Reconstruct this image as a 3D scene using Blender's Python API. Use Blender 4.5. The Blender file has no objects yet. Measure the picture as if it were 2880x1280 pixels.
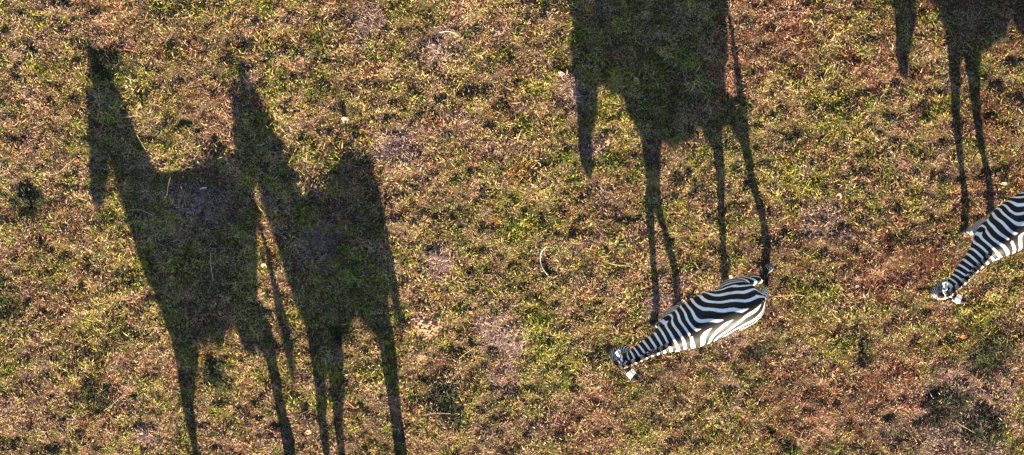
import bpy, bmesh, math, time
import numpy as np
from mathutils import Vector, Euler

T0 = time.time()
scene = bpy.context.scene
col = scene.collection
rng = np.random.default_rng(20240611)

# ------------------------------------------------------------------ camera
TILT = math.radians(16.0); DIST = 38.0
cam_data = bpy.data.cameras.new('camera'); cam = bpy.data.objects.new('camera', cam_data); col.objects.link(cam)
cam_data.sensor_width = 36.0; cam_data.lens = 114.0
cam_data.clip_start = 0.1; cam_data.clip_end = 2000.0
cam.location = (0.0, DIST * math.sin(TILT), DIST * math.cos(TILT))
cam.rotation_euler = (-TILT, 0.0, 0.0)
scene.camera = cam

# ------------------------------------------------------------------ sky, sun, exposure
SUN_EL = math.radians(17.3)
sh = Vector((-0.14, 1.0)).normalized()            # direction in which shadows fall
world = bpy.data.worlds.new('World'); scene.world = world; world.use_nodes = True
wn = world.node_tree.nodes; wl = world.node_tree.links
for n in list(wn): wn.remove(n)
sky = wn.new('ShaderNodeTexSky'); sky.sky_type = 'NISHITA'; sky.sun_disc = False; sky.air_density = 0.85; sky.dust_density = 0.5; sky.altitude = 1200.0
sky.sun_elevation = SUN_EL; sky.sun_rotation = math.atan2(-sh.x, -sh.y)
bg = wn.new('ShaderNodeBackground'); bg.inputs['Strength'].default_value = 0.05
wo = wn.new('ShaderNodeOutputWorld')
wl.new(sky.outputs[0], bg.inputs[0]); wl.new(bg.outputs[0], wo.inputs[0])
sd = bpy.data.lights.new('sun', 'SUN'); sd.energy = 5.0; sd.angle = math.radians(0.53); sd.color = (1.0, 0.84, 0.62)
sun = bpy.data.objects.new('sun', sd); col.objects.link(sun)
sun.rotation_euler = Vector((sh.x * math.cos(SUN_EL), sh.y * math.cos(SUN_EL), -math.sin(SUN_EL))).to_track_quat('-Z', 'Y').to_euler()
sun.location = (2.0, -14.0, 6.0)
scene.view_settings.view_transform = 'Standard'; scene.view_settings.look = 'None'
scene.view_settings.exposure = 2.85; scene.view_settings.gamma = 1.0

# ------------------------------------------------------------------ helpers
def tag(o, label=None, cat=None, group=None, kind=None):
    if label: o['label'] = label
    if cat: o['category'] = cat
    if group: o['group'] = group
    if kind: o['kind'] = kind
    return o

class Noise:
    """smooth value noise on numpy arrays, about -1..1"""
    def __init__(self, seed): self.t = np.random.default_rng(seed).random((256, 256)) * 2 - 1
    def __call__(self, x, y, scale):
        x = np.asarray(x) / scale + 57.3; y = np.asarray(y) / scale + 31.7
        i = np.floor(x).astype(int); j = np.floor(y).astype(int)
        u = x - i; v = y - j; u = u*u*(3-2*u); v = v*v*(3-2*v)
        t = self.t; a = t[i % 256, j % 256]; b = t[(i+1) % 256, j % 256]; c = t[i % 256, (j+1) % 256]; d = t[(i+1) % 256, (j+1) % 256]
        return (a*(1-u)+b*u)*(1-v) + (c*(1-u)+d*u)*v
N1, N2, N3, N4, N5, N6 = [Noise(s) for s in range(11, 17)]

def sstep(a, b, x):
    t = np.clip((x - a) / (b - a), 0, 1); return t*t*(3-2*t)

BARE = [(-0.99, -1.21, 0.16), (-1.10, -1.56, 0.06)]      # bare soil
def ground_h(x, y):
    h = 0.022 * N1(x, y, 0.55) + 0.014 * N2(x, y, 0.21) + 0.024 * N3(x, y, 0.095) + 0.015 * N4(x, y, 0.05)
    for bx, by, r in BARE:
        h = h + 0.03 * np.exp(-((x-bx)**2 + (y-by)**2) / (r*r*0.6))
    return h
def gh(x, y): return float(ground_h(np.array([x]), np.array([y]))[0])

def mesh_np(name, V, loops, starts, totals, smooth=False):
    me = bpy.data.meshes.new(name)
    me.vertices.add(len(V)); me.vertices.foreach_set('co', np.ascontiguousarray(V, np.float32).ravel())
    me.loops.add(len(loops)); me.loops.foreach_set('vertex_index', np.ascontiguousarray(loops, np.int32).ravel())
    me.polygons.add(len(starts)); me.polygons.foreach_set('loop_start', np.ascontiguousarray(starts, np.int32))
    me.polygons.foreach_set('loop_total', np.ascontiguousarray(totals, np.int32))
    me.update(calc_edges=True)
    if smooth: me.polygons.foreach_set('use_smooth', np.ones(len(starts), bool))
    return me
def color_attr(me, name, C):
    a = me.color_attributes.new(name, 'FLOAT_COLOR', 'POINT')
    d = np.ones((len(C), 4), np.float32); d[:, :3] = C
    a.data.foreach_set('color', d.ravel())
def float_attr(me, name, F):
    a = me.attributes.new(name, 'FLOAT', 'POINT'); a.data.foreach_set('value', np.ascontiguousarray(F, np.float32))

def new_mat(name):
    m = bpy.data.materials.new(name); m.use_nodes = True
    nt = m.node_tree
    for n in list(nt.nodes): nt.nodes.remove(n)
    out = nt.nodes.new('ShaderNodeOutputMaterial')
    return m, nt, out

# ------------------------------------------------------------------ materials
def mat_ground():
    m, nt, out = new_mat('soil'); N = nt.nodes; L = nt.links
    b = N.new('ShaderNodeBsdfPrincipled'); b.inputs['Roughness'].default_value = 0.95
    b.inputs['Specular IOR Level'].default_value = 0.1
    tc = N.new('ShaderNodeTexCoord')
    n1 = N.new('ShaderNodeTexNoise'); n1.inputs['Scale'].default_value = 9.0; n1.inputs['Detail'].default_value = 9.0; n1.inputs['Roughness'].default_value = 0.7
    L.new(tc.outputs['Object'], n1.inputs['Vector'])
    r = N.new('ShaderNodeValToRGB'); e = r.color_ramp.elements
    e[0].position = 0.3; e[0].color = (0.028, 0.018, 0.013, 1); e[1].position = 0.72; e[1].color = (0.11, 0.078, 0.042, 1)
    x = e.new(0.5); x.color = (0.055, 0.038, 0.023, 1)
    L.new(n1.outputs['Fac'], r.inputs['Fac'])
    at = N.new('ShaderNodeAttribute'); at.attribute_name = 'bare'
    n2 = N.new('ShaderNodeTexNoise'); n2.inputs['Scale'].default_value = 40.0; n2.inputs['Detail'].default_value = 6.0
    L.new(tc.outputs['Object'], n2.inputs['Vector'])
    r2 = N.new('ShaderNodeValToRGB'); e = r2.color_ramp.elements
    e[0].position = 0.3; e[0].color = (0.22, 0.12, 0.07, 1); e[1].position = 0.7; e[1].color = (0.42, 0.27, 0.17, 1)
    L.new(n2.outputs['Fac'], r2.inputs['Fac'])
    mx = N.new('ShaderNodeMix'); mx.data_type = 'RGBA'
    L.new(at.outputs['Fac'], mx.inputs['Factor']); L.new(r.outputs['Color'], mx.inputs['A']); L.new(r2.outputs['Color'], mx.inputs['B'])
    # beyond the modelled blades the turf is too far off to tell apart: mottled turf colour
    ng = N.new('ShaderNodeTexNoise'); ng.inputs['Scale'].default_value = 16.0; ng.inputs['Detail'].default_value = 10.0; ng.inputs['Roughness'].default_value = 0.75
    L.new(tc.outputs['Object'], ng.inputs['Vector'])
    rg = N.new('ShaderNodeValToRGB'); e = rg.color_ramp.elements
    e[0].position = 0.32; e[0].color = (0.05, 0.035, 0.02, 1); e[1].position = 0.68; e[1].color = (0.30, 0.22, 0.10, 1)
    x = e.new(0.45); x.color = (0.10, 0.11, 0.025, 1); x = e.new(0.55); x.color = (0.19, 0.15, 0.055, 1)
    L.new(ng.outputs['Fac'], rg.inputs['Fac'])
    af = N.new('ShaderNodeAttribute'); af.attribute_name = 'far'
    mf = N.new('ShaderNodeMix'); mf.data_type = 'RGBA'
    L.new(af.outputs['Fac'], mf.inputs['Factor']); L.new(mx.outputs['Result'], mf.inputs['A']); L.new(rg.outputs['Color'], mf.inputs['B'])
    L.new(mf.outputs['Result'], b.inputs['Base Color'])
    bp = N.new('ShaderNodeBump'); bp.inputs['Strength'].default_value = 0.9; bp.inputs['Distance'].default_value = 0.02
    n3 = N.new('ShaderNodeTexNoise'); n3.inputs['Scale'].default_value = 55.0; n3.inputs['Detail'].default_value = 8.0
    L.new(tc.outputs['Object'], n3.inputs['Vector']); L.new(n3.outputs['Fac'], bp.inputs['Height']); L.new(bp.outputs['Normal'], b.inputs['Normal'])
    L.new(b.outputs[0], out.inputs['Surface'])
    return m

def mat_grass():
    m, nt, out = new_mat('grass_blades'); N = nt.nodes; L = nt.links
    at = N.new('ShaderNodeAttribute'); at.attribute_name = 'Col'
    b = N.new('ShaderNodeBsdfPrincipled'); b.inputs['Roughness'].default_value = 0.7; b.inputs['Specular IOR Level'].default_value = 0.15
    L.new(at.outputs['Color'], b.inputs['Base Color'])
    t = N.new('ShaderNodeBsdfTranslucent'); L.new(at.outputs['Color'], t.inputs['Color'])
    mx = N.new('ShaderNodeMixShader'); mx.inputs[0].default_value = 0.22
    L.new(b.outputs[0], mx.inputs[1]); L.new(t.outputs[0], mx.inputs[2]); L.new(mx.outputs[0], out.inputs['Surface'])
    return m

def mat_fur():
    m, nt, out = new_mat('zebra_fur'); N = nt.nodes; L = nt.links
    b = N.new('ShaderNodeBsdfPrincipled'); b.inputs['Roughness'].default_value = 0.55; b.inputs['Specular IOR Level'].default_value = 0.15
    st = N.new('ShaderNodeAttribute'); st.attribute_name = 'stripe'
    tc = N.new('ShaderNodeTexCoord')
    nz = N.new('ShaderNodeTexNoise'); nz.inputs['Scale'].default_value = 38.0; nz.inputs['Detail'].default_value = 4.0
    L.new(tc.outputs['Object'], nz.inputs['Vector'])
    ma = N.new('ShaderNodeMath'); ma.operation = 'MULTIPLY_ADD'; ma.inputs[1].default_value = 0.5
    L.new(nz.outputs['Fac'], ma.inputs[0]); L.new(st.outputs['Fac'], ma.inputs[2])
    mr = N.new('ShaderNodeMapRange'); mr.inputs['From Min'].default_value = 0.08; mr.inputs['From Max'].default_value = 0.42
    L.new(ma.outputs[0], mr.inputs['Value'])
    nw = N.new('ShaderNodeTexNoise'); nw.inputs['Scale'].default_value = 6.0; nw.inputs['Detail'].default_value = 6.0
    L.new(tc.outputs['Object'], nw.inputs['Vector'])
    wh = N.new('ShaderNodeValToRGB'); e = wh.color_ramp.elements
    e[0].position = 0.35; e[0].color = (0.68, 0.64, 0.58, 1); e[1].position = 0.6; e[1].color = (0.80, 0.80, 0.80, 1)
    L.new(nw.outputs['Fac'], wh.inputs['Fac'])
    bk = N.new('ShaderNodeValToRGB'); e = bk.color_ramp.elements
    e[0].position = 0.3; e[0].color = (0.007, 0.006, 0.006, 1); e[1].position = 0.7; e[1].color = (0.017, 0.013, 0.011, 1)
    L.new(nw.outputs['Fac'], bk.inputs['Fac'])
    mx = N.new('ShaderNodeMix'); mx.data_type = 'RGBA'
    L.new(mr.outputs[0], mx.inputs['Factor']); L.new(bk.outputs['Color'], mx.inputs['A']); L.new(wh.outputs['Color'], mx.inputs['B'])
    ti = N.new('ShaderNodeAttribute'); ti.attribute_name = 'tint'
    tf = N.new('ShaderNodeAttribute'); tf.attribute_name = 'tintfac'
    m2 = N.new('ShaderNodeMix'); m2.data_type = 'RGBA'
    L.new(tf.outputs['Fac'], m2.inputs['Factor']); L.new(mx.outputs['Result'], m2.inputs['A']); L.new(ti.outputs['Color'], m2.inputs['B'])
    L.new(m2.outputs['Result'], b.inputs['Base Color'])
    bp = N.new('ShaderNodeBump'); bp.inputs['Strength'].default_value = 0.35; bp.inputs['Distance'].default_value = 0.006
    nb = N.new('ShaderNodeTexNoise'); nb.inputs['Scale'].default_value = 120.0; nb.inputs['Detail'].default_value = 3.0
    L.new(tc.outputs['Object'], nb.inputs['Vector']); L.new(nb.outputs['Fac'], bp.inputs['Height']); L.new(bp.outputs['Normal'], b.inputs['Normal'])
    L.new(b.outputs[0], out.inputs['Surface'])
    return m

def mat_plain(name, c0, c1, scale=30.0, rough=0.8, transl=0.0):
    m, nt, out = new_mat(name); N = nt.nodes; L = nt.links
    b = N.new('ShaderNodeBsdfPrincipled'); b.inputs['Roughness'].default_value = rough; b.inputs['Specular IOR Level'].default_value = 0.25
    tc = N.new('ShaderNodeTexCoord'); nz = N.new('ShaderNodeTexNoise'); nz.inputs['Scale'].default_value = scale; nz.inputs['Detail'].default_value = 5.0
    L.new(tc.outputs['Object'], nz.inputs['Vector'])
    r = N.new('ShaderNodeValToRGB'); e = r.color_ramp.elements
    e[0].position = 0.35; e[0].color = (*c0, 1); e[1].position = 0.65; e[1].color = (*c1, 1)
    L.new(nz.outputs['Fac'], r.inputs['Fac']); L.new(r.outputs['Color'], b.inputs['Base Color'])
    L.new(b.outputs[0], out.inputs['Surface'])
    return m

M_GROUND, M_GRASS, M_FUR = mat_ground(), mat_grass(), mat_fur()
M_EYE = mat_plain('eye_dark', (0.006, 0.005, 0.004), (0.012, 0.009, 0.007), 20, 0.15)
M_LEAF_PALE = mat_plain('leaf_pale', (0.26, 0.15, 0.095), (0.38, 0.235, 0.155), 45, 0.75)
M_LEAF_BROWN = mat_plain('leaf_brown', (0.20, 0.10, 0.06), (0.36, 0.19, 0.11), 45, 0.75)
M_LEAF_ORANGE = mat_plain('leaf_orange', (0.30, 0.09, 0.03), (0.46, 0.17, 0.06), 45, 0.75)
M_STICK = mat_plain('bleached_stick', (0.28, 0.26, 0.23), (0.50, 0.47, 0.43), 60, 0.6)
M_STRAW = mat_plain('straw', (0.30, 0.22, 0.12), (0.44, 0.33, 0.19), 40, 0.7)
M_SOIL = mat_plain('soil_clod', (0.30, 0.15, 0.08), (0.50, 0.30, 0.18), 40, 0.95)
M_DUNG = mat_plain('dung', (0.018, 0.013, 0.010), (0.05, 0.036, 0.026), 50, 0.7)

# ------------------------------------------------------------------ ground sheet
def axis(lo, hi, step, far):
    fine = np.arange(lo, hi + 1e-6, step); out = [step]
    while sum(out) < far: out.append(out[-1] * 1.5)
    ext = np.cumsum(out)
    return np.concatenate([lo - ext[::-1], fine, hi + ext])
gx = axis(-8.0, 8.0, 0.05, 400.0); gy = axis(-5.0, 4.8, 0.05, 400.0)
X, Y = np.meshgrid(gx, gy, indexing='ij'); nx, ny = X.shape
far = sstep(0, 1.2, np.maximum(np.maximum(np.abs(X)-7.0, Y-3.6), -3.9-Y))
Vg = np.stack([X, Y, ground_h(X, Y)*(1 - sstep(0, 1.0, np.maximum(np.maximum(np.abs(X)-8.0, Y-4.8), -5.0-Y)))], -1).reshape(-1, 3)
ii, jj = np.meshgrid(np.arange(nx-1), np.arange(ny-1), indexing='ij'); a = (ii*ny + jj).ravel()
q = np.stack([a, a+ny, a+ny+1, a+1], 1)
me = mesh_np('ground', Vg, q.ravel(), np.arange(len(q))*4, np.full(len(q), 4), True)
bare = np.zeros(len(Vg))
for bx, by, r in BARE:
    d = np.hypot(Vg[:, 0]-bx, Vg[:, 1]-by) + 0.05*N4(Vg[:, 0], Vg[:, 1], 0.06)
    bare = np.maximum(bare, 1 - sstep(r*0.75, r*1.25, d))
float_attr(me, 'bare', bare); float_attr(me, 'far', far.ravel())
me.materials.append(M_GROUND)
ground = bpy.data.objects.new('ground', me); col.objects.link(ground); tag(ground, kind='structure')

# ------------------------------------------------------------------ grass: every blade is a bent strip
# patches with a character of their own: x, y, radius, kind
PATCH = [(-1.69, 2.46, .26, 'dead'), (-0.86, 2.20, .30, 'dead'), (-1.38, 0.97, .30, 'dead'), (-0.23, -1.25, .26, 'dead'), (0.0, -1.48, .2, 'dead'),
         (-0.87, -0.40, .22, 'dead'), (-4.38, -2.55, .20, 'dead'), (1.73, -0.94, .26, 'dead'), (-3.62, 0.30, .30, 'dead'), (0.72, 1.60, .24, 'dead'),
         (0.95, 1.00, .16, 'dead'), (5.35, -2.40, .75, 'dead'), (2.55, -1.28, .2, 'dead'), (-0.10, -1.9, .22, 'dead'), (3.7, 0.1, .3, 'dead'), (-2.3, -0.2, .25, 'dead'),
         (3.0, 2.45, .55, 'rust'), (2.4, 2.0, .35, 'rust'), (4.35, 1.85, .3, 'rust'), (-4.55, 2.4, .4, 'rust'), (-3.3, 1.45, .45, 'rust'), (3.5, -2.3, .5, 'rust'),
         (4.7, -0.5, .4, 'rust'), (0.05, 0.66, .12, 'orange'), (-0.2, 0.10, .1, 'orange'), (-1.65, 0.65, .1, 'orange'), (4.6, -1.9, .45, 'rust'), (1.0, -2.4, .5, 'rust'),
         (-5.7, 0.28, .16, 'dark'), (-5.97, -1.0, .15, 'dark'), (-0.80, -2.20, .28, 'dark'), (-3.53, -1.83, .16, 'dark'), (-2.0, -1.32, .12, 'dark'), (2.95, -1.55, .12, 'dark'),
         (-4.7, 1.95, .22, 'dark'), (-4.9, -2.1, .2, 'dark'), (5.6, -1.6, .3, 'dark'), (5.2, -2.2, .3, 'dark'), (5.65, -2.5, .28, 'dark')]
BX0, BX1, BY0, BY1 = -7.6, 7.6, -4.6, 4.3
NT = 118000; PER = 12
cx = rng.uniform(BX0, BX1, NT); cy = rng.uniform(BY0, BY1, NT)
edge = np.minimum(np.minimum(cx-BX0, BX1-cx), np.minimum(cy-BY0, BY1-cy))
core = (np.abs(cx) < 6.8) & (cy > -3.5) & (cy < 3.3)
keep = rng.random(NT) < np.where(core, 1.0, 0.35)*(sstep(0, 0.7, edge)*0.8 + 0.2)
for bx, by, r in BARE:
    d = np.hypot(cx-bx, cy-by) + 0.05*N4(cx, cy, 0.06)
    keep &= rng.random(NT) > 0.93*(1 - sstep(r*0.8, r*1.2, d))
cx, cy = cx[keep], cy[keep]; NT = len(cx)
fresh = 0.38*N1(cx+40, cy, 0.9) + 0.55*N2(cx, cy+20, 0.33) + 0.85*N3(cx+9, cy, 0.13)      # green or dry
deadf = 0.9*N4(cx, cy, 0.7) + 0.9*N5(cx+5, cy, 0.28)
tuft = 0.5 + 0.6*N6(cx, cy, 0.11) + 0.35*N5(cx+3, cy+8, 0.35)
kinds = {k: np.zeros(NT) for k in ('dead', 'rust', 'orange', 'dark')}
for px, py, r, k in PATCH:
    d = np.hypot(cx-px, cy-py) + 0.35*r*N4(cx+17, cy, r*0.6) + 0.2*r*N2(cx, cy+3, r*0.25)
    kinds[k] = np.maximum(kinds[k], 1 - sstep(r*0.6, r*1.15, d))
PAL = np.array([[0.085, 0.120, 0.020],   # 0 green
                [0.28, 0.265, 0.032],     # 1 yellow green
                [0.50, 0.36, 0.165],     # 2 straw
                [0.46, 0.270, 0.180],     # 3 pinkish tan
                [0.21, 0.070, 0.038],    # 4 red brown
                [0.31, 0.205, 0.195],   # 5 mauve grey dead
                [0.036, 0.022, 0.020],   # 6 dark brown
                [0.40, 0.17, 0.045],     # 7 orange
                [0.035, 0.060, 0.018]])  # 8 dark green
W = np.stack([np.clip(0.34+0.7*fresh, 0.02, 9), np.clip(0.85+0.8*fresh, 0.05, 9), np.clip(0.8-0.35*fresh, 0.05, 9),
              np.clip(0.85-0.6*fresh+0.3*deadf, 0.03, 9), np.clip(0.58-0.7*fresh+0.2*deadf, 0.03, 9), np.clip(0.25-0.25*fresh+0.75*deadf-0.15, 0.03, 9),
              np.clip(0.38-0.3*fresh, 0.04, 9), np.full(NT, 0.04), np.full(NT, 0.09)], 1)
W *= (1 - 0.8*kinds['dead'])[:, None]; W[:, 5] += 3.2*kinds['dead']; W[:, 3] += 1.4*kinds['dead']; W[:, 2] += 0.8*kinds['dead']; W[:, 6] += 0.5*kinds['dead']
W *= (1 - 0.7*kinds['rust'])[:, None]; W[:, 4] += 1.6*kinds['rust']; W[:, 3] += 1.8*kinds['rust']; W[:, 2] += 0.5*kinds['rust']
W[:, 7] += 6*kinds['orange']
W *= (1 - 0.85*kinds['dark'])[:, None]; W[:, 8] += 3*kinds['dark']; W[:, 6] += 2.4*kinds['dark']
east = sstep(1.0, 5.0, cx + 0.8*N1(cx, cy, 1.7)); W[:, 4] *= 1 + 1.1*east; W[:, 6] *= 1 + 0.8*east; W[:, 7] *= 1 + east; W[:, 2] *= 1 - 0.35*east
W /= W.sum(1, keepdims=True); CW = np.cumsum(W, 1)
# per tuft main kind, most blades follow it
def rank01(a):
    r = np.empty(len(a)); r[np.argsort(a)] = np.linspace(0, 1, len(a)); return r
# neighbouring tufts share a kind: clumps of about a hand's width
U = rank01(N6(cx+11, cy+3, 0.055) + 0.85*N4(cx, cy+50, 0.03) + 0.35*rng.standard_normal(NT)*0.5)
PERM = np.array([5, 3, 2, 1, 0, 8, 6, 4, 7])
CWp = np.cumsum(W[:, PERM], 1)
kt = PERM[(U[:, None] > CWp).sum(1).clip(0, 8)]
Nb = NT*PER
ti = np.repeat(np.arange(NT), PER)
kb = (rng.random(Nb)[:, None] > CW[ti]).sum(1).clip(0, 8)
follow = rng.random(Nb) < 0.80
kb = np.where(follow, kt[ti], kb)
C = PAL[kb] * rng.lognormal(-0.03, 0.28, Nb)[:, None] * (1 + 0.10*rng.standard_normal((Nb, 3)))
C *= 0.86*(1 + 0.22*N3(cx, cy, 0.5) + 0.30*N1(cx+70, cy, 0.07))[ti][:, None]
C = np.clip(C, 0.008, 0.62)
spread = np.where(np.isin(kt, (5,)), 0.05, 0.032)[ti]
bx = cx[ti] + rng.normal(0, 1, Nb)*spread; by = cy[ti] + rng.normal(0, 1, Nb)*spread
az = np.where(rng.random(Nb) < 0.5, np.arctan2(by-cy[ti], bx-cx[ti]) + rng.normal(0, 0.7, Nb), rng.uniform(0, 2*np.pi, Nb))
ln = rng.lognormal(math.log(0.042), 0.38, Nb) * (0.35 + 1.0*np.clip(tuft, 0, 1.5))[ti]
ln *= np.where(np.isin(kb, (2, 3)), 1.05, 1.0) * (1 + 0.35*kinds['dark'])[ti]
ln = np.clip(ln, 0.02, 0.20)
lean = np.radians(np.clip(rng.normal(52, 20, Nb), 8, 86)); lean = np.where(np.isin(kb, (3, 5, 4)), np.clip(lean*1.25, 0, 1.52), lean)
wd = rng.uniform(0.0022, 0.0044, Nb) * np.where(np.isin(kb, (0, 1, 8)), 1.15, 0.95)
bz = ground_h(bx, by) - 0.004
dirx, diry = np.cos(az), np.sin(az)
tw = az + np.pi/2 + rng.normal(0, 0.5, Nb); sx, sy = np.cos(tw)*wd, np.sin(tw)*wd
l1 = ln*0.55; l2 = ln*0.5
mxp = bx + dirx*np.sin(lean*0.75)*l1; myp = by + diry*np.sin(lean*0.75)*l1; mz = bz + np.cos(lean*0.75)*l1
le2 = np.minimum(lean*1.35 + 0.15, 1.75)
txp = mxp + dirx*np.sin(le2)*l2; typ = myp + diry*np.sin(le2)*l2; tz = np.maximum(mz + np.cos(le2)*l2, bz + 0.006)
V = np.empty((Nb, 4, 3), np.float32)
V[:, 0] = np.stack([bx, by, bz], 1)
V[:, 1] = np.stack([mxp+sx, myp+sy, mz], 1); V[:, 2] = np.stack([mxp-sx, myp-sy, mz], 1)
V[:, 3] = np.stack([txp, typ, tz], 1)
base = np.arange(Nb)*4
lp = np.stack([base, base+1, base+2, base+2, base+1, base+3], 1).ravel()
st = np.arange(Nb*2)*3; tt = np.full(Nb*2, 3)
me = mesh_np('grass', V.reshape(-1, 3), lp, st, tt)
color_attr(me, 'Col', np.repeat(C, 4, 0))
me.materials.append(M_GRASS)
grass = bpy.data.objects.new('grass', me); col.objects.link(grass)
tag(grass, 'short dry grass of green, straw and rust coloured blades covering the ground', 'grass', kind='stuff')
del V, lp, st, tt, C
print('grass', Nb, 'blades', round(time.time()-T0, 1), 's')

# ------------------------------------------------------------------ zebras
def loft(bm, pts, rad, nseg=20, up=None):
    """closed tube through pts; rad = list of (half width, half depth); side axis stays near local Y"""
    pts = [Vector(p) for p in pts]; rings = []
    n = len(pts)
    for i, p in enumerate(pts):
        t = (pts[min(i+1, n-1)] - pts[max(i-1, 0)]).normalized()
        side = Vector((0, 1, 0)); side = (side - t*side.dot(t)).normalized()
        nrm = side.cross(t)
        ry, rz = rad[i]
        rings.append([bm.verts.new(p + side*ry*math.cos(a) + nrm*rz*math.sin(a)) for a in [2*math.pi*k/nseg for k in range(nseg)]])
    for r0, r1 in zip(rings, rings[1:]):
        for k in range(nseg):
            bm.faces.new((r0[k], r0[(k+1) % nseg], r1[(k+1) % nseg], r1[k]))
    bm.faces.new(rings[0][::-1]); bm.faces.new(rings[-1])

def resample(pts, rad, n):
    """Catmull-Rom through control points with radii"""
    P = np.array([list(p) + list(r) for p, r in zip(pts, rad)], float)
    d = np.concatenate([[0], np.cumsum(np.linalg.norm(np.diff(P[:, :3], axis=0), axis=1))])
    u = np.linspace(0, d[-1], n); out = np.empty((n, 5))
    m = np.empty_like(P)
    for i in range(len(P)):
        a, b = max(i-1, 0), min(i+1, len(P)-1); m[i] = (P[b]-P[a])/(d[b]-d[a])
    for k, x in enumerate(u):
        i = min(max(np.searchsorted(d, x, 'right')-1, 0), len(P)-2); h = d[i+1]-d[i]; t = (x-d[i])/h
        out[k] = (2*t**3-3*t**2+1)*P[i] + (t**3-2*t**2+t)*h*m[i] + (-2*t**3+3*t**2)*P[i+1] + (t**3-t**2)*h*m[i+1]
    return out[:, :3], np.maximum(out[:, 3:], 0.004), u

# trunk: x, top z, bottom z, half width
TRUNK = np.array([[-.690, 1.10, .98, .05], [-.665, 1.17, .90, .12], [-.60, 1.235, .82, .190], [-.50, 1.285, .75, .240], [-.38, 1.315, .70, .260],
                  [-.24, 1.300, .625, .252], [-.06, 1.275, .602, .274], [.12, 1.270, .615, .276], [.26, 1.292, .63, .252], [.38, 1.308, .645, .205],
                  [.48, 1.275, .67, .172], [.58, 1.20, .72, .130], [.645, 1.10, .80, .10]])

def chain_field(P, pts, rad):
    best = np.full(len(P), 1e9); S = np.zeros(len(P)); OY = np.zeros(len(P)); OQ = np.zeros(len(P)); s0 = 0.0
    for i in range(len(pts)-1):
        a, b = pts[i], pts[i+1]; ab = b-a; L = np.linalg.norm(ab)
        if L < 1e-6: continue
        t = np.clip(((P-a) @ ab)/(L*L), 0, 1); off = P - (a + t[:, None]*ab)
        td = ab/L; side = np.array([0, 1., 0]) - td*td[1]; side /= np.linalg.norm(side); nr = np.cross(side, td)
        r = rad[i]*(1-t[:, None]) + rad[i+1]*t[:, None]
        oy = off @ side; oq = off @ nr; ot = off @ td
        nd = np.sqrt((oy/r[:, 0])**2 + (oq/r[:, 1])**2 + (ot/r.mean(1))**2)
        mk = nd < best
        best = np.where(mk, nd, best); S = np.where(mk, s0+t*L, S); OY = np.where(mk, oy, OY); OQ = np.where(mk, oq, OQ); s0 += L
    return best, S, OY, OQ

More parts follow.
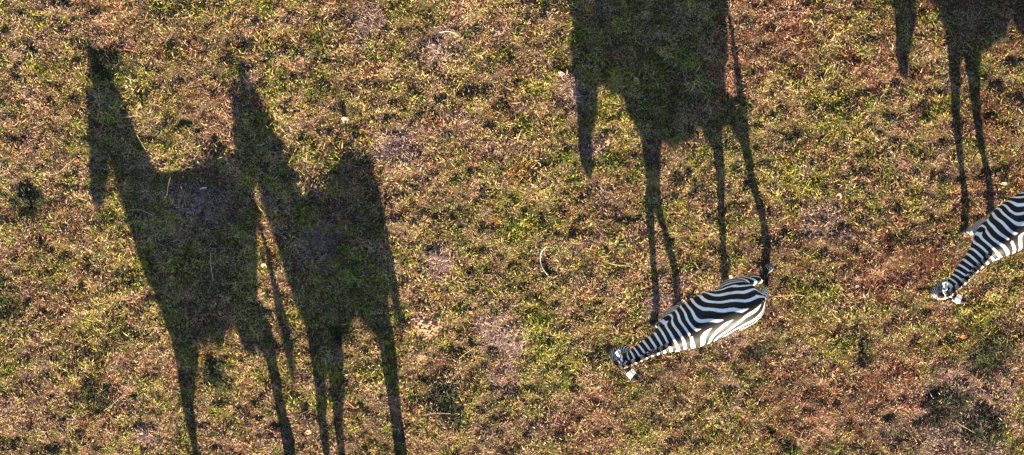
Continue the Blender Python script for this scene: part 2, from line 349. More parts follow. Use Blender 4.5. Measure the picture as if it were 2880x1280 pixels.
def make_zebra(name, label, loc, heading, feet, poll, nose, tail_tip, ears, seed, voxel=0.0105, lift=0.0):
    """feet: dict of (x, y) in local metres for fl, fr, hl, hr; heading = unit vector in the world"""
    r_ = np.random.default_rng(seed)
    ang = math.atan2(heading[1], heading[0]); ca, sa = math.cos(ang), math.sin(ang)
    def fz(x, y): return gh(loc[0] + ca*x - sa*y, loc[1] + sa*x + ca*y)
    bm = bmesh.new()
    # trunk
    xs = np.linspace(TRUNK[0, 0], TRUNK[-1, 0], 30)
    TR = TRUNK.copy(); TR[:, 2] += lift; TR[:, 3] *= 1 - lift
    top, bot, hw = [np.interp(xs, TR[:, 0], TR[:, k]) for k in (1, 2, 3)]
    rings = []
    for x, t, b, w in zip(xs, top, bot, hw):
        zc, hz = (t+b)/2, (t-b)/2; ring = []
        for k in range(28):
            a = 2*math.pi*k/28; cy_, sz = math.cos(a), math.sin(a)
            wz = w*(1.0 - 0.10*sz - 0.06*max(sz, 0))          # pear shaped: wider below the middle
            ring.append(bm.verts.new((x, math.copysign(abs(cy_)**0.92, cy_)*wz, zc + hz*sz)))
        rings.append(ring)
    for r0, r1 in zip(rings, rings[1:]):
        for k in range(28): bm.faces.new((r0[k], r1[k], r1[(k+1) % 28], r0[(k+1) % 28]))
    bm.faces.new(rings[0]); bm.faces.new(rings[-1][::-1])
    # neck
    poll = np.array(poll, float); nose = np.array(nose, float)
    nb0 = np.array([.30, 0, 1.03]); nb1 = np.array([.52, 0, 1.04])
    dn = poll - nb1
    npts = [nb0, nb1, nb1 + dn*0.38 + np.array([0, 0, -.025]), nb1 + dn*0.74 + np.array([0, 0, .0]), poll + np.array([.0, 0, -.045])]
    nrad = [(.18, .25), (.148, .235), (.106, .174), (.087, .136), (.080, .112)]
    np_, nr_, nu = resample(npts, nrad, 16); loft(bm, np_, nr_, 22)
    # head
    hd = (nose - poll); hl = np.linalg.norm(hd); hdn = hd/hl
    back = np.array([hdn[2], 0, -hdn[0]]); back = back - hdn*back.dot(hdn); back /= np.linalg.norm(back)
    if back[0] > 0: back = -back                       # towards the throat
    if abs(hdn[2]) < 0.2 and back[2] > 0: back = -back
    hp = [poll + back*0.02 - hdn*0.03, poll + hdn*0.05 + back*.045, poll + hdn*0.16 + back*.06, poll + hdn*0.27 + back*0.055, poll + hdn*.38 + back*.035, poll + hdn*0.46 + back*.028, nose + back*.02]
    hr = [(.055, .055), (.088, .112), (.104, .142), (.088, .120), (.067, .086), (.066, .080), (.052, .052)]
    hp_, hr_, hu = resample(hp, hr, 16); loft(bm, hp_, hr_, 20)
    # ears: thin cupped leaves
    ear_info = []
    for (ebase, etip, eopen) in ears:
        b = np.array(ebase, float); t = np.array(etip, float); ax = t-b; L = np.linalg.norm(ax); ax /= L
        op = np.array(eopen, float); op -= ax*op.dot(ax); op /= np.linalg.norm(op); sd = np.cross(ax, op)
        prof = [(0, .024), (.12, .034), (.3, .050), (.5, .056), (.7, .049), (.86, .033), (1.0, .010)]
        g0 = []; g1 = []
        for u, w in prof:
            r0 = []; r1 = []
            for k in range(7):
                v = (k/3.0)-1
                cup = (v*v)*w*0.55
                c0 = b + ax*L*u + sd*w*v + op*(cup - .010); r0.append(bm.verts.new(c0)); r1.append(bm.verts.new(c0 - op*.017))
            g0.append(r0); g1.append(r1)
        n = len(prof)
        for i in range(n-1):
            for k in range(6):
                bm.faces.new((g0[i][k], g0[i][k+1], g0[i+1][k+1], g0[i+1][k])); bm.faces.new((g1[i][k], g1[i+1][k], g1[i+1][k+1], g1[i][k+1]))
            bm.faces.new((g0[i][0], g0[i+1][0], g1[i+1][0], g1[i][0])); bm.faces.new((g0[i][6], g1[i][6], g1[i+1][6], g0[i+1][6]))
        bm.faces.new([g0[0][k] for k in range(6, -1, -1)] + [g1[0][k] for k in range(7)])
        bm.faces.new([g0[-1][k] for k in range(7)] + [g1[-1][k] for k in range(6, -1, -1)])
        ear_info.append((b, ax, L, sd, op))
    # legs
    legs = []
    for key, (fx, fy) in feet.items():
        sgn = 1 if key[1] == 'l' else -1; gz = fz(fx, fy) - 0.006
        if key[0] == 'f':
            sho = np.array([.40, sgn*.145, .98]); elb = np.array([.40 + 0.12*(fx-.45), sgn*.135, .70]); foot = np.array([fx, fy, gz])
            k = elb + (foot-elb)*.44 + np.array([.030, 0, 0]); fet = foot + np.array([-.05 - .10*(fx-.5), 0, .125]); cor = foot + np.array([-.012, 0, .055])
            can = (k*.5 + fet*.5) + np.array([.004, 0, 0])
            pts = [sho, elb, elb*.55+k*.45, k + np.array([-.005, 0, .04]), k, can, fet, cor, foot + np.array([.012, 0, 0])]
            rad = [(.085, .16), (.085, .125), (.062, .078), (.052, .058), (.050, .056), (.035, .041), (.043, .050), (.046, .050), (.058, .064)]
        else:
            hip = np.array([-.42, sgn*.15, 1.02]); sti = np.array([-.34 + .10*(fx+.5), sgn*.165, .74]); foot = np.array([fx, fy, gz])
            hock = np.array([-.56 + .62*(fx+.52), sgn*.10*.5 + fy*.5, .50 + .0*fx]); fet = foot + np.array([-.045, 0, .13]); cor = foot + np.array([-.012, 0, .055])
            can = hock*.5 + fet*.5 + np.array([.006, 0, 0])
            pts = [hip, sti, sti*.55 + hock*.45 + np.array([-.01, 0, 0]), hock + np.array([.0, 0, .045]), hock, can, fet, cor, foot + np.array([.012, 0, 0])]
            rad = [(.12, .21), (.105, .165), (.070, .098), (.050, .070), (.048, .066), (.038, .046), (.045, .052), (.047, .051), (.059, .065)]
        rad = [r if i < 3 else (r[0]*.92, r[1]*.90) for i, r in enumerate(rad)]
        p_, rr_, u_ = resample(pts, rad, 26); loft(bm, p_, rr_, 16); legs.append((key, p_, rr_, gz))
    # tail dock
    tt_ = np.array(tail_tip, float); tr = np.array([-.665, 0, 1.15])
    tpts = [np.array([-.60, 0, 1.16]), tr, tr*.72 + tt_*.28 + np.array([-.035, 0, .02]), tr*.42 + tt_*.58 + np.array([-.03, 0, 0])]
    tp_, trr_, tu = resample(tpts, [(.035, .035), (.034, .034), (.026, .026), (.016, .016)], 12); loft(bm, tp_, trr_, 10)
    bmesh.ops.recalc_face_normals(bm, faces=bm.faces)
    tmp = bpy.data.meshes.new('tmp'); bm.to_mesh(tmp); bm.free()
    to = bpy.data.objects.new('tmp', tmp); col.objects.link(to)
    md = to.modifiers.new('r', 'REMESH'); md.mode = 'VOXEL'; md.voxel_size = voxel; md.use_smooth_shade = True
    dg = bpy.context.evaluated_depsgraph_get(); dg.update()
    me = bpy.data.meshes.new_from_object(to.evaluated_get(dg)); bpy.data.objects.remove(to); bpy.data.meshes.remove(tmp)
    me.name = name + '_body'
    n = len(me.vertices); P = np.empty(n*3, np.float32); me.vertices.foreach_get('co', P); P = P.reshape(-1, 3).astype(float)
    E = np.empty(len(me.edges)*2, np.int32); me.edges.foreach_get('vertices', E); E = E.reshape(-1, 2)
    deg = np.bincount(E.ravel(), minlength=n)[:, None].clip(1)
    near_ear = np.zeros(n)
    for (b, ax, L, sd, op) in ear_info:
        d = P-b; u = d @ ax; near_ear = np.maximum(near_ear, (u > .02) & (np.linalg.norm(d - u[:, None]*ax, axis=1) < .075) & (u < L+.03))
    def smooth(P, it, lam):
        for _ in range(it):
            acc = np.zeros_like(P)
            for k in range(3):
                acc[:, k] = np.bincount(E[:, 0], P[E[:, 1], k], n) + np.bincount(E[:, 1], P[E[:, 0], k], n)
            P = P + (acc/deg - P)*lam
        return P
    lower = 1 - sstep(.35, .75, P[:, 2])
    lam = (0.6*(1 - 0.85*near_ear)*(1 - 0.55*lower))[:, None]
    P = smooth(P, 14, lam)
    me.vertices.foreach_set('co', P.astype(np.float32).ravel())
    # ---- stripes
    x, y, z = P.T; ay = np.abs(y)
    ph = r_.uniform(0, 6.28, 12)
    def wob(f, k): return np.sin(f*x*1.3 + f*z + ph[k]) * np.sin(f*.9*y*1.2 + f*.7*z - f*.5*x + ph[k+1])
    yoff = y + 0.0
    tp = np.interp(x, TRUNK[:, 0], TRUNK[:, 1]); bt = np.interp(x, TRUNK[:, 0], TRUNK[:, 2]); hw_ = np.interp(x, TRUNK[:, 0], TRUNK[:, 3])
    zc, hz = (tp+bt)/2, (tp-bt)/2
    th = np.arctan2(ay/hw_, (z-zc)/hz); nd_t = np.hypot(ay/hw_, (z-zc)/hz) + 6*np.clip(x-.62, 0, 1) + 6*np.clip(-.69-x, 0, 1)
    s = th * np.clip((hw_+hz)*.5, .17, .33)
    rho = 2.6 - 1.8*sstep(.05, .45, x)
    A = x/.088 + rho*(.25-s)
    B = (.25 - s + .42*x)/.124
    k_ = 3.0; f_t = np.logaddexp(k_*A, k_*B)/k_
    f_t = f_t + 0.20*wob(5, 0) + 0.15*wob(11, 2) + np.where(y > 0, .33, 0)*(1 - sstep(.05, .4, x))
    dn_, sn, oyn, oqn = chain_field(P, np_, nr_)
    dnn = dn/np.linalg.norm(dn); sn = .22 + (P - nb1) @ dnn
    f0 = 0.52/.088 + .8*(.25-.3)
    fn = f0 + (sn - .22)/(.083 - .015*np.clip((sn-.22)/max(nu[-1]-.22, .1), 0, 1)) + .10*wob(9, 4)
    dh, shd, oyh, oqh = chain_field(P, hp_, hr_)
    shd = (P - poll) @ hdn + .03
    ah = np.arctan2(np.abs(oyh), -oqh if back[2] > 0 else oqh)
    fh = f0 + 8.5 + ah*2.9 + shd*13 + 0.25*wob(17, 6)
    parts = [(nd_t, f_t), (dn_, fn), (dh, fh)]
    for key, p_, rr_, gz in legs:
        dl, sl, oyl, oql = chain_field(P, p_, rr_)
        if key[0] == 'f': fl = .40/.088 + (z-.95)/.062 + .12*wob(13, 8)
        else:
            fl = np.where(z > .72, (.25 - (.47 + (1.0-z)) + .42*x)/.112, (.25 - .75 + .42*x)/.112 + (z-.72)/.06) + .12*wob(10, 8)
        wy = 0.35*np.clip(z - .80, 0, 1)*6
        parts.append((dl + wy, fl))
    ND = np.stack([p[0] for p in parts], 1); FF = np.stack([p[1] for p in parts], 1)
    Wt = np.exp(-9*(ND - ND.min(1, keepdims=True))); Wt /= Wt.sum(1, keepdims=True)
    phi = (Wt*FF).sum(1)
    v = np.sin(2*np.pi*phi) - 0.48 + 0.30*sstep(.03, .15, y)*sstep(-.25, .05, x)  # left side ahead of the rump whitened: sun bleaching-out painted into the stripes
    # belly pale, dorsal line dark with pale rims
    wtr = Wt[:, 0]
    v = np.where(wtr > .5, v + 2.2*sstep(2.55, 2.95, th)*sstep(.0, .2, .5-np.abs(x)), v)
    dl_ = (z > zc) & (wtr > .3) & (x < .25) & (x > -.66)
    v = v - 1.6*dl_*(1 - sstep(.006, .020 + .006*np.sin(x*21+ph[0]), ay))*(1 - sstep(.15, .35, x))
    tint = np.zeros((n, 3)); tf = np.zeros(n)
    def paint(mask, c):
        w = np.clip(mask, 0, 1); tint[:] = tint*(1-w[:, None]) + np.array(c)*w[:, None]; tf[:] = np.maximum(tf, w)
    hsel = (np.argmin(ND, 1) == 2)
    v = np.where(hsel, v - .05, v)
    paint(hsel*sstep(.29, .37, shd)*.85, (.07, .036, .022)); paint(hsel*sstep(.36, .42, shd), (.018, .012, .010))
    for key, p_, rr_, gz in legs:
        paint((1 - .3*sstep(.06, .09, z-gz))*(1 - sstep(.15, .26, z - gz))*(ND.argmin(1) >= 3), (.02, .017, .015))
    for (b, ax, L, sd, op) in ear_info:
        d = P-b; u = (d @ ax)/L; lat = d - (d @ ax)[:, None]*ax; m = (u > .08) & (np.linalg.norm(lat, axis=1) < .08) & (u < 1.15)
        inner = (d @ op) > (((lat @ sd)**2)*9 - .016)
        rim = np.abs(lat @ sd)/np.interp(u, [0, .12, .3, .5, .7, .86, 1.0], [.024, .034, .050, .056, .049, .033, .014])
        v = np.where(m & ~inner, np.where(u < .30, -1.0, np.where(u < .62, 1.0, np.where(u < .98, -1.0, .6))), v)
        v = np.where(m & inner, np.where(rim > .72, np.where(u > .6, -1., .8), 1.0), v)
        paint((m & inner & (rim < .45) & (u < .75))*.55, (.30, .24, .22))
    dtl, stl, _, _ = chain_field(P, tp_, trr_)
    tl = (dtl < 1.6) & (x < -.69)
    v = np.where(tl, np.sin(2*np.pi*stl/.045), v)
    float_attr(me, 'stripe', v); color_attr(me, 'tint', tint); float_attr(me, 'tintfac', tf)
    me.materials.clear(); me.materials.append(M_FUR)
    me.polygons.foreach_set('use_smooth', np.ones(len(me.polygons), bool))
    root = bpy.data.objects.new(name, None); col.objects.link(root); root.empty_display_size = 0.2
    root.location = (loc[0], loc[1], 0); root.rotation_euler = (0, 0, ang)
    tag(root, label, 'zebra', 'zebras walking across the grass')
    def child(nm, mesh):
        o = bpy.data.objects.new(nm, mesh); col.objects.link(o); o.parent = root; return o
    child('body', me)
    # ---- hair: strips of three triangles
    def hair(nm, roots, tips, w, stripe, tintc, tfac):
        k = len(roots); d = tips-roots; sdv = np.cross(d, r_.normal(size=(k, 3))); sdv /= np.linalg.norm(sdv, axis=1)[:, None]
        mid = roots + d*.55 + r_.normal(0, .004, (k, 3)); sdv *= np.asarray(w)[:, None] if np.ndim(w) else w
        VV = np.stack([roots-sdv, roots+sdv, mid+sdv, mid-sdv, tips], 1).reshape(-1, 3); b0 = np.arange(k)*5
        l_ = np.stack([b0, b0+1, b0+2, b0+3, b0+3, b0+2, b0+4], 1).ravel(); s_ = np.stack([np.arange(k)*7, np.arange(k)*7+4], 1).ravel()
        hm = mesh_np(nm, VV, l_, s_, np.tile([4, 3], k))
        float_attr(hm, 'stripe', np.repeat(stripe, 5))
        tf5 = np.repeat(tfac, 5).reshape(-1, 5)*np.array([.0, .0, .35, .35, 1.0]); float_attr(hm, 'tintfac', tf5.ravel())
        color_attr(hm, 'tint', np.tile(np.array(tintc, float), (k*5, 1))); hm.materials.append(M_FUR)
        return child(nm, hm)
    # mane along the crest
    K = 3000; u = r_.uniform(0, 1, K); sidx = .20 + u*(nu[-1]-.20)
    cp = np.stack([np.interp(sidx, nu, np_[:, k]) for k in range(3)], 1); cr = np.interp(sidx, nu, nr_[:, 1])
    tg = np.stack([np.interp(sidx+.02, nu, np_[:, k]) for k in range(3)], 1) - np.stack([np.interp(sidx-.02, nu, np_[:, k]) for k in range(3)], 1)
    tg /= np.linalg.norm(tg, axis=1)[:, None]; sdd = np.array([0, 1., 0]) - tg*tg[:, 1:2]; sdd /= np.linalg.norm(sdd, axis=1)[:, None]
    nn = np.cross(sdd, tg); nn *= np.sign(nn[:, 2])[:, None]
    wsp = r_.uniform(-.017, .017, K)
    rt = cp + nn*(cr - .012)[:, None] + sdd*wsp[:, None]
    Lm = (.102*np.clip(u*5, .25, 1)*(1 - .15*sstep(.9, 1, u)) * r_.uniform(.85, 1.1, K))
    tipm = rt + nn*Lm[:, None] + sdd*(wsp*.4 + r_.normal(0, .006, K))[:, None] + tg*r_.normal(.01, .008, K)[:, None]
    fm = f0 + (sidx - .22)/(.083 - .015*np.clip((sidx-.22)/max(nu[-1]-.22, .1), 0, 1))
    hair('mane', rt, tipm, r_.uniform(.003, .0055, K), np.sin(2*np.pi*fm) + .05, (.085, .04, .022), np.full(K, .6))
    K = 260; u = r_.uniform(0, .07, K); rt = poll + hdn*u[:, None] - back*.035 + np.array([0, 1, 0])*r_.normal(0, .012, K)[:, None]
    hair('forelock', rt, rt + (hdn*.03 - back*.045)*r_.uniform(.8, 1.4, K)[:, None] + r_.normal(0, .006, (K, 3)), r_.uniform(.002, .004, K), np.full(K, -1.), (.14, .05, .02), np.full(K, 1.))
    # tail tuft
    K = 420; a0 = tp_[r_.integers(7, 12, K)]; rt = a0 + r_.normal(0, .010, (K, 3)); tipm = tt_ + r_.normal(0, 1, (K, 3))*np.array([.030, .030, .06])
    pale = np.where(r_.random(K) < .10, 1.0, -1.0)
    hair('tail_tuft', rt, tipm, r_.uniform(.003, .006, K), pale, (.02, .015, .012), np.where(pale > 0, .15, .6))
    # eyes
    for sg in (1, -1):
        sidev = np.array([0, 1., 0]) - hdn*hdn[1]; sidev /= np.linalg.norm(sidev)
        c = poll + hdn*.175 + back*.018 + sidev*sg*.083
        b2 = bmesh.new(); bmesh.ops.create_uvsphere(b2, u_segments=12, v_segments=8, radius=.021)
        for vv in b2.verts: vv.co = Vector(c) + Vector(vv.co)
        em = bpy.data.meshes.new('eye'); b2.to_mesh(em); b2.free(); em.materials.append(M_EYE)
        for pl in em.polygons: pl.use_smooth = True
        child('eye', em)
    return root

def hv(x, y): l = math.hypot(x, y); return (x/l, y/l)
def std_ears(poll, nose, spread=.15, tilt=0.0):
    p = np.array(poll, float); h = np.array(nose, float) - p; h /= np.linalg.norm(h)
    out = []
    for s_ in (1, -1):
        b = p + np.array([0, s_*.055, .005]) - h*.01; t = b - h*.15 + np.array([0, s_*.085, .03]); out.append((b, t, (.8, s_*.5, 0)))
    return out

# the zebra seen whole, head low
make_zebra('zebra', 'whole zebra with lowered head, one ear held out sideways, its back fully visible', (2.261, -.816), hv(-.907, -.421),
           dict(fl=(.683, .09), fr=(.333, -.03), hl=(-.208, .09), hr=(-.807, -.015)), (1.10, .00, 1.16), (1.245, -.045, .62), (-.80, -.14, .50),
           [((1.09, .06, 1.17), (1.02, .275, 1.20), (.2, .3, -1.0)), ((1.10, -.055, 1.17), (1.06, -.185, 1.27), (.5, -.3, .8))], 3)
# the zebra cut by the picture's edge
make_zebra('zebra', 'zebra with finer stripes and blond tipped mane following behind the fully visible one', (5.82, .35), hv(-.80, -.60),
           dict(fr=(.659, .0), fl=(.281, .0), hl=(-.35, .06), hr=(-.72, -.06)), (1.16, .10, 1.20), (1.34, .135, .80), (-.78, .05, .50),
           [((1.14, .155, 1.21), (1.04, .33, 1.22), (.3, .3, -1.0)), ((1.16, .045, 1.23), (1.08, -.045, 1.36), (.8, -.4, .3))], 8)
# two zebras standing beyond the lower edge; their long shadows lie across the grass
P3, Q3, P4, Q4 = (.95, 0, 1.69), (1.20, 0, 1.28), (1.0, -.10, 1.78), (1.22, -.12, 1.33)
make_zebra('zebra', 'zebra with raised head whose long shadow lies foremost on the grass', (-3.21, -3.30), hv(-.93, -.36),
           dict(fl=(.58, .05), fr=(.54, -.06), hl=(-.55, .06), hr=(-.64, -.06)), P3, Q3, (-.84, .0, .45), std_ears(P3, Q3), 21, lift=.03)
make_zebra('zebra', 'zebra with raised head whose shadow overlaps the rump of the foremost shadow', (-1.60, -3.38), hv(-.72, -.69),
           dict(fl=(.54, .06), fr=(.68, -.06), hl=(-.38, .06), hr=(-.40, -.06)), P4, Q4, (-.71, -.02, .60), std_ears(P4, Q4), 34, lift=.10)
print('zebras', round(time.time()-T0, 1), 's')

# ------------------------------------------------------------------ litter on the grass
def dry_leaf(label, x, y, L, Wd, rot, mat, seed, z=.045):
    r = np.random.default_rng(seed); n = 9; rings = []
    bm = bmesh.new()
    top = []; bot = []
    for i in range(n):
        u = i/(n-1); w = Wd*.5*(math.sin(math.pi*u**.8)**.75 + .03); row = []; row2 = []
        for k in range(5):
            v = (k-2)/2; zz = .28*Wd*v*v + .10*L*(2*u-1)**2 + r.normal(0, .002)
            p = Vector(((u-.5)*L, v*w*(1+.12*r.normal()), zz)); row.append(bm.verts.new(p)); row2.append(bm.verts.new(p - Vector((0, 0, .0025))))
        top.append(row); bot.append(row2)
    for i in range(n-1):
        for k in range(4):
            bm.faces.new((top[i][k], top[i+1][k], top[i+1][k+1], top[i][k+1])); bm.faces.new((bot[i][k], bot[i][k+1], bot[i+1][k+1], bot[i+1][k]))
        bm.faces.new((top[i][0], bot[i][0], bot[i+1][0], top[i+1][0])); bm.faces.new((top[i][4], top[i+1][4], bot[i+1][4], bot[i][4]))
    bm.faces.new(top[0] + bot[0][::-1]); bm.faces.new(top[-1][::-1] + bot[-1])
    # stalk
    s0 = [bm.verts.new((-L*.5 - .0, d, .10*L)) for d in (-.002, .002)]; s1 = [bm.verts.new((-L*.5 - .028, d+.008, .12*L)) for d in (-.0015, .0015)]
    bm.faces.new((s0[0], s0[1], s1[1], s1[0]))
    bmesh.ops.recalc_face_normals(bm, faces=bm.faces)
    bmesh.ops.rotate(bm, verts=bm.verts, cent=(0, 0, 0), matrix=Euler((0, 0, rot)).to_matrix())
    me = bpy.data.meshes.new('dry_leaf'); bm.to_mesh(me); bm.free(); me.materials.append(mat)
    for p in me.polygons: p.use_smooth = True
    o = bpy.data.objects.new('dry_leaf', me); col.objects.link(o)
    o.location = (x, y, gh(x, y) + z); o.rotation_euler = (r.uniform(.15, .5), r.uniform(-.2, .2), 0)
    return tag(o, label, 'leaf', 'dry leaves scattered on the grass')

def stem(name, label, cat, pts, r0, r1, mat, z=.055, group=None):
    P = np.array([(x, y, gh(x, y) + z + dz) for x, y, dz in pts])
    p_, rr, u = resample([tuple(p) for p in P], [(r0 + (r1-r0)*i/(len(P)-1),)*2 for i in range(len(P))], 14)
    rr = np.minimum(rr, r0); rr = np.maximum(rr, min(r0, r1)*.8)
    c = p_.mean(0); bm = bmesh.new(); loft(bm, p_ - c, rr, 7); bmesh.ops.recalc_face_normals(bm, faces=bm.faces)
    me = bpy.data.meshes.new(name); bm.to_mesh(me); bm.free(); me.materials.append(mat)
    for p in me.polygons: p.use_smooth = True
    o = bpy.data.objects.new(name, me); col.objects.link(o); o.location = c
    return tag(o, label, cat, group)

def herb(label, x, y, n, h, spread, seed, dead=False):
    r = np.random.default_rng(seed); a = r.uniform(0, 2*np.pi, n); d = np.minimum(np.abs(r.normal(0, spread, n)), 1.7*spread); bx_ = np.cos(a)*d; by_ = np.sin(a)*d
    if dead:
        t0 = r.uniform(0, 3.14); q_ = r.uniform(.45, .75); bx_, by_ = bx_*math.cos(t0) - by_*math.sin(t0)*q_, bx_*math.sin(t0) + by_*math.cos(t0)*q_
    z0 = gh(x, y); bz_ = ground_h(x+bx_, y+by_) - z0 - .004
    L = h*r.uniform(.5, 1.15, n); le = np.clip((.75 if dead else .25) + d/spread*.45 + r.normal(0, .25, n), .05, 1.4); a2 = r.uniform(0, 6.28) + r.normal(0, 1.1, n) if dead else a + r.normal(0, .6, n); w = r.uniform(.003, .0065, n)*(.6 if dead else 1)
    dx, dy = np.cos(a2), np.sin(a2); sx_, sy_ = -dy*w, dx*w
    m_ = np.stack([bx_+dx*np.sin(le)*L*.55, by_+dy*np.sin(le)*L*.55, bz_+np.cos(le)*L*.55], 1); le2 = le*1.4+.2
    t_ = m_ + np.stack([dx*np.sin(le2)*L*.5, dy*np.sin(le2)*L*.5, np.cos(le2)*L*.5], 1); sv = np.stack([sx_, sy_, 0*w], 1)
    VV = np.stack([np.stack([bx_, by_, bz_], 1), m_+sv, m_-sv, t_], 1).reshape(-1, 3); b0 = np.arange(n)*4
    hm = mesh_np('dark_herb', VV, np.stack([b0, b0+1, b0+2, b0+2, b0+1, b0+3], 1).ravel(), np.arange(n*2)*3, np.full(n*2, 3))
    cc = np.array([[.022, .034, .014], [.03, .020, .016], [.05, .055, .02]])[r.choice(3, n, p=[.5, .35, .15])]*r.lognormal(0, .3, n)[:, None]
    if dead: cc = np.array([[.29, .20, .185], [.36, .25, .19], [.10, .062, .055]])[r.choice(3, n, p=[.45, .25, .30])]*r.lognormal(0, .25, n)[:, None]
    color_attr(hm, 'Col', np.repeat(cc, 4, 0)); hm.materials.append(M_GRASS)
    o = bpy.data.objects.new('dead_grass_tuft' if dead else 'dark_herb', hm); col.objects.link(o); o.location = (x, y, z0)
    return tag(o, label, 'grass tuft' if dead else 'plant', 'dead mauve grass tufts' if dead else 'dark herb tufts in the grass')
herb('tall dark herb tuft standing alone ahead of the foremost shadow head', -5.62, .27, 600, .095, .10, 1)
herb('dark herb tuft on the grass ahead of the foremost shadow chest', -5.96, -1.02, 220, .10, .06, 2)
herb('broad dark herb tuft near the dung and the hind leg shadow', -.80, -2.16, 360, .07, .13, 3)
herb('low dark herb tuft between the fore and hind leg shadows of the foremost shadow', -3.55, -1.78, 300, .09, .085, 4)
herb('small dark herb tuft between the fore and hind leg shadows of the second shadow', -2.03, -1.36, 160, .08, .05, 5)
herb('small dark herb tuft on rusty grass below the whole zebra', 4.15, -1.53, 200, .09, .055, 6)
for k, (x, y, sp, where) in enumerate([(-1.69, 2.42, .09, 'on open grass behind the raised shadow ears'), (-.86, 2.13, .10, 'under the short arched stick'), (-1.42, .92, .13, 'against the back of the second shadow'),
        (-.25, -1.25, .09, 'beyond the bare soil heap'), (-.02, -1.48, .08, 'next to the tuft beyond the soil heap'), (-.87, -.40, .08, 'between the soil heap and the bent white stick'),
        (-4.38, -2.55, .08, 'before the foremost foreleg shadow'), (1.70, -.94, .09, 'at the forefeet of the whole zebra'), (.72, 1.58, .07, 'at the edge of the lowered shadow head'),
        (2.55, -1.28, .07, 'under the belly side of the whole zebra'), (-3.62, .32, .10, 'inside the back of the foremost shadow')]):
    herb('dead mauve grass tuft ' + where, x, y, int(2600*sp), .11, sp, 50+k, True)
#LITTER-BEGIN
dry_leaf('pale round dry leaf on sunlit grass by the muzzle end of the lowered shadow head', 0.562, 1.872, 0.085, 0.07, 0.3, M_LEAF_PALE, 100)
dry_leaf("pale oval dry leaf lying inside the whole zebra's shadow under the throat", 1.437, 1.800, 0.085, 0.055, -1.0, M_LEAF_PALE, 101)
dry_leaf('brown dry leaf tucked beside the low hanging shadow head', 1.103, 1.037, 0.075, 0.06, 0.8, M_LEAF_BROWN, 102)
dry_leaf("brown rounded dry leaf at the tail side edge of the whole zebra's shadow", 2.694, 1.619, 0.075, 0.06, 0.2, M_LEAF_BROWN, 103)
dry_leaf('tan dry leaf near the back of the second shadow zebra', -1.941, 1.318, 0.095, 0.055, -0.9, M_LEAF_PALE, 104)
dry_leaf("brown dry leaf inside the foremost shadow's chest", -3.991, -0.586, 0.085, 0.06, -0.4, M_LEAF_BROWN, 105)
dry_leaf('pale dry leaf in the lit gap between the two overlapping shadows', -2.910, -0.450, 0.085, 0.06, -1.1, M_LEAF_PALE, 106)
dry_leaf('pinkish dry leaf beside the front leg shadows of the second shadow zebra', -2.415, -2.498, 0.085, 0.06, 0.5, M_LEAF_PALE, 107)
dry_leaf("pale round dry leaf beside the whole zebra's rump", 2.566, -0.573, 0.065, 0.055, 0.4, M_LEAF_PALE, 108)
dry_leaf('pale round dry leaf on open grass between the two visible zebras', 3.809, 0.403, 0.085, 0.07, 1.2, M_LEAF_PALE, 109)
dry_leaf('long pinkish dry leaf above the shoulder of the zebra with finer stripes', 5.745, 0.553, 0.1, 0.04, 0.0, M_LEAF_PALE, 110)
dry_leaf("narrow straw coloured dry leaf behind the whole zebra's tail", 4.061, -0.704, 0.075, 0.035, 0.4, M_LEAF_PALE, 111)
dry_leaf("small yellowish dry leaf on open grass behind the second shadow's back", -1.653, 1.631, 0.055, 0.045, 0.1, M_LEAF_PALE, 112)
dry_leaf("orange curled dry leaf on the grass below the finer striped zebra's head", 5.336, -1.319, 0.085, 0.035, 0.1, M_LEAF_ORANGE, 113)
dry_leaf("tiny pale dry leaf inside the whole zebra's shadow near its rump", 2.226, 2.522, 0.045, 0.03, 0.1, M_LEAF_PALE, 114)
dry_leaf('small pale dry leaf caught between the two hind leg shadows', 2.547, 1.118, 0.055, 0.04, -0.6, M_LEAF_PALE, 115)
dry_leaf('small orange brown dry leaf in the grass near the bare soil', -0.482, -1.028, 0.06, 0.035, 0.2, M_LEAF_ORANGE, 116)
dry_leaf('faint orange dry leaf inside the foremost shadow near its belly', -3.889, -0.682, 0.04, 0.025, 1.2, M_LEAF_ORANGE, 117)
dry_leaf('tiny orange dry leaf on the grass below the whole zebra', 3.095, -1.659, 0.05, 0.03, 0.4, M_LEAF_ORANGE, 118)
stem('curved_stick', 'bleached white stick bent like a bow on open grass ahead of the whole zebra', 'stick', [(0.408, -0.208, 0), (0.342, -0.295, 0), (0.334, -0.408, 0), (0.363, -0.491, 0), (0.418, -0.569, 0)], 0.008, 0.005, M_STICK, 0.06)
stem('curved_stick', 'short bleached stick arched over a mauve grass tuft', 'stick', [(-0.838, 2.352, 0), (-0.744, 2.364, 0), (-0.671, 2.347, 0), (-0.614, 2.318, 0)], 0.006, 0.004, M_STICK, 0.055)
stem('wood_sliver', "small white wood sliver inside the foremost shadow's back", 'stick', [(-3.636, 0.482, 0), (-3.599, 0.495, 0), (-3.561, 0.503, 0)], 0.01, 0.007, M_STICK, 0.055)
stem('pale_stem', "pale upright grass stem lying inside the foremost shadow's flank", 'stem', [(-3.531, -0.295, 0), (-3.539, -0.417, 0), (-3.525, -0.539, 0), (-3.511, -0.635, 0)], 0.005, 0.004, M_STRAW, 0.06)
stem('straw_stem', "straw coloured stem lying behind the whole zebra's rump", 'stem', [(3.089, -0.823, 0), (3.222, -0.814, 0), (3.348, -0.806, 0), (3.440, -0.819, 0)], 0.0037, 0.0018, M_STRAW, 0.06, 'straw stems on the grass')
stem('dead_twig', 'pale dead twig on the mauve grass patch', 'stem', [(5.282, -2.378, 0), (5.356, -2.432, 0), (5.430, -2.477, 0), (5.499, -2.521, 0)], 0.0031, 0.0018, M_STRAW, 0.06)
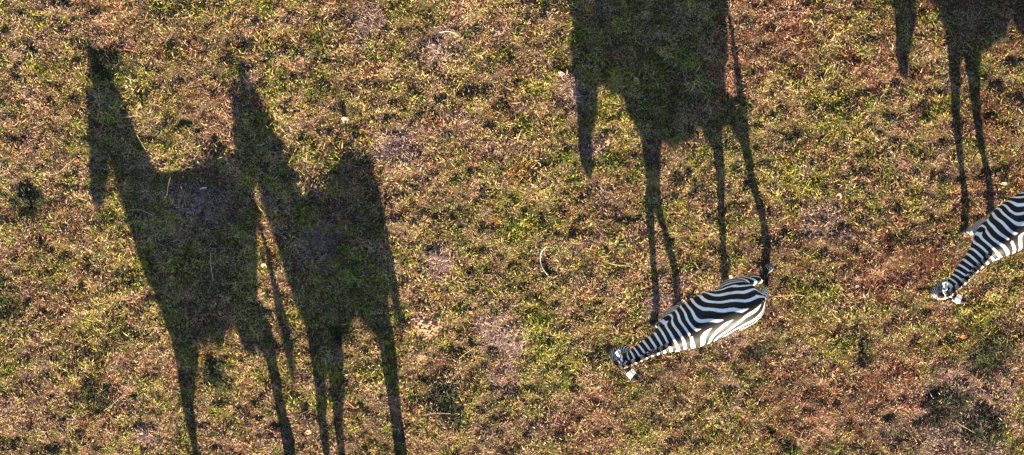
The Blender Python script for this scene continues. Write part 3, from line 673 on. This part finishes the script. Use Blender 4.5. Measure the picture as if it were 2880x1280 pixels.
stem('straw_stem', 'straw stem at the nape of the foremost shadow', 'stem', [(-4.540, 1.337, 0), (-4.449, 1.350, 0), (-4.366, 1.367, 0), (-4.305, 1.359, 0)], 0.0031, 0.0018, M_STRAW, 0.06, 'straw stems on the grass')
stem('straw_stem', 'straw stem leaning along the neck edge of the foremost shadow', 'stem', [(-4.357, 1.146, 0), (-4.326, 1.082, 0), (-4.294, 1.027, 0), (-4.255, 0.967, 0)], 0.0031, 0.0018, M_STRAW, 0.06, 'straw stems on the grass')
stem('straw_stem', "long straw stem on lit grass before the foremost shadow's chest", 'stem', [(-5.405, 0.656, 0), (-5.279, 0.686, 0), (-5.172, 0.785, 0), (-5.079, 0.853, 0)], 0.0025, 0.0018, M_STRAW, 0.05, 'straw stems on the grass')
stem('straw_stem', "straw stem lying across the grass ahead of the whole zebra's legs", 'stem', [(1.118, -0.408, 0), (1.210, -0.434, 0), (1.302, -0.452, 0), (1.386, -0.447, 0)], 0.0037, 0.0018, M_STRAW, 0.06, 'straw stems on the grass')
stem('straw_stem', 'straight straw stem beside the belly shadow of the second shadow zebra', 'stem', [(-2.023, -1.182, 0), (-1.931, -1.173, 0), (-1.838, -1.169, 0), (-1.763, -1.169, 0)], 0.0025, 0.0018, M_STRAW, 0.05, 'straw stems on the grass')
stem('straw_stem', 'thin straw stem standing off the rust coloured grass', 'stem', [(3.030, 2.584, 0), (3.164, 2.593, 0), (3.307, 2.588, 0), (3.451, 2.576, 0)], 0.0025, 0.0018, M_STRAW, 0.05, 'straw stems on the grass')
stem('straw_stem', 'thin straw stem angled over open grass below the soil patch', 'stem', [(-0.619, -1.596, 0), (-0.547, -1.542, 0), (-0.496, -1.494, 0), (-0.437, -1.450, 0)], 0.0031, 0.0018, M_STRAW, 0.055, 'straw stems on the grass')
stem('straw_stem', 'thin straw stem in the grass left of the foremost foreleg shadow', 'stem', [(-4.855, -2.250, 0), (-4.768, -2.183, 0), (-4.681, -2.102, 0), (-4.603, -2.040, 0)], 0.0025, 0.0018, M_STRAW, 0.055, 'straw stems on the grass')
stem('straw_stem', 'pale straw stem low on the grass past the dung', 'stem', [(-1.058, -2.306, 0), (-0.952, -2.288, 0), (-0.846, -2.279, 0), (-0.727, -2.284, 0)], 0.0031, 0.0018, M_STRAW, 0.06, 'straw stems on the grass')
stem('straw_stem', "thin straw stem in the foremost shadow's flank", 'stem', [(-4.478, 0.219, 0), (-4.382, 0.232, 0), (-4.271, 0.202, 0), (-4.198, 0.163, 0)], 0.0025, 0.0018, M_STRAW, 0.055, 'straw stems on the grass')
stem('straw_stem', "curled straw stem in the foremost shadow's shoulder", 'stem', [(-3.976, 0.633, 0), (-4.007, 0.535, 0), (-4.023, 0.427, 0), (-4.058, 0.363, 0)], 0.0031, 0.0018, M_STRAW, 0.06, 'straw stems on the grass')
stem('straw_stem', "curved straw stem in the whole zebra's shadow near its belly", 'stem', [(1.601, 1.831, 0), (1.643, 1.801, 0), (1.676, 1.747, 0), (1.697, 1.683, 0)], 0.0025, 0.0018, M_STRAW, 0.055, 'straw stems on the grass')
stem('straw_stem', "dry straw stem on grass below the whole zebra's belly", 'stem', [(3.729, -0.965, 0), (3.794, -1.053, 0), (3.838, -1.097, 0), (3.876, -1.128, 0)], 0.0025, 0.0018, M_STRAW, 0.055, 'straw stems on the grass')

def clods(name, label, cat, x, y, spread, n, r0, r1, mat, seed):
    r = np.random.default_rng(seed); bm = bmesh.new()
    z0 = gh(x, y)
    for k in range(n):
        px, py = r.normal(0, spread, 2); rad = r.uniform(r0, r1); d = math.hypot(px, py)/spread
        b2 = bmesh.ops.create_icosphere(bm, subdivisions=2, radius=rad)
        c = Vector((px, py, gh(x+px, y+py) - z0 + rad*.35 + max(0, 1.2-d)*r1*.5)); sc = r.uniform(.75, 1.2, 3)
        for v in b2['verts']:
            f = 1 + .16*math.sin(v.co.x*3.1/rad + k) * math.sin(v.co.y*2.7/rad + 2*k) + .08*r.normal()
            v.co = c + Vector((v.co.x*sc[0]*f, v.co.y*sc[1]*f, v.co.z*sc[2]*.8*f))
    me = bpy.data.meshes.new(name); bm.to_mesh(me); bm.free(); me.materials.append(mat)
    o = bpy.data.objects.new(name, me); col.objects.link(o); o.location = (x, y, z0)
    return tag(o, label, cat, kind='stuff' if cat == 'soil' else None)
clods('soil_heap', 'crumbly heap of bare orange soil among the grass', 'soil', -0.995, -1.193, 0.075, 150, .006, .019, M_SOIL, 5)
clods('soil_heap', 'small scatter of ochre soil crumbs below the larger soil heap', 'soil', -1.179, -1.505, .045, 26, .006, .015, M_SOIL, 6)
clods('dung_pile', 'small dark pile of dung at the hind leg shadow of the second shadow zebra', 'dung', -1.336, -2.586, .05, 22, .018, .030, M_DUNG, 7)
#LITTER-END
print('done', round(time.time()-T0, 1), 's')
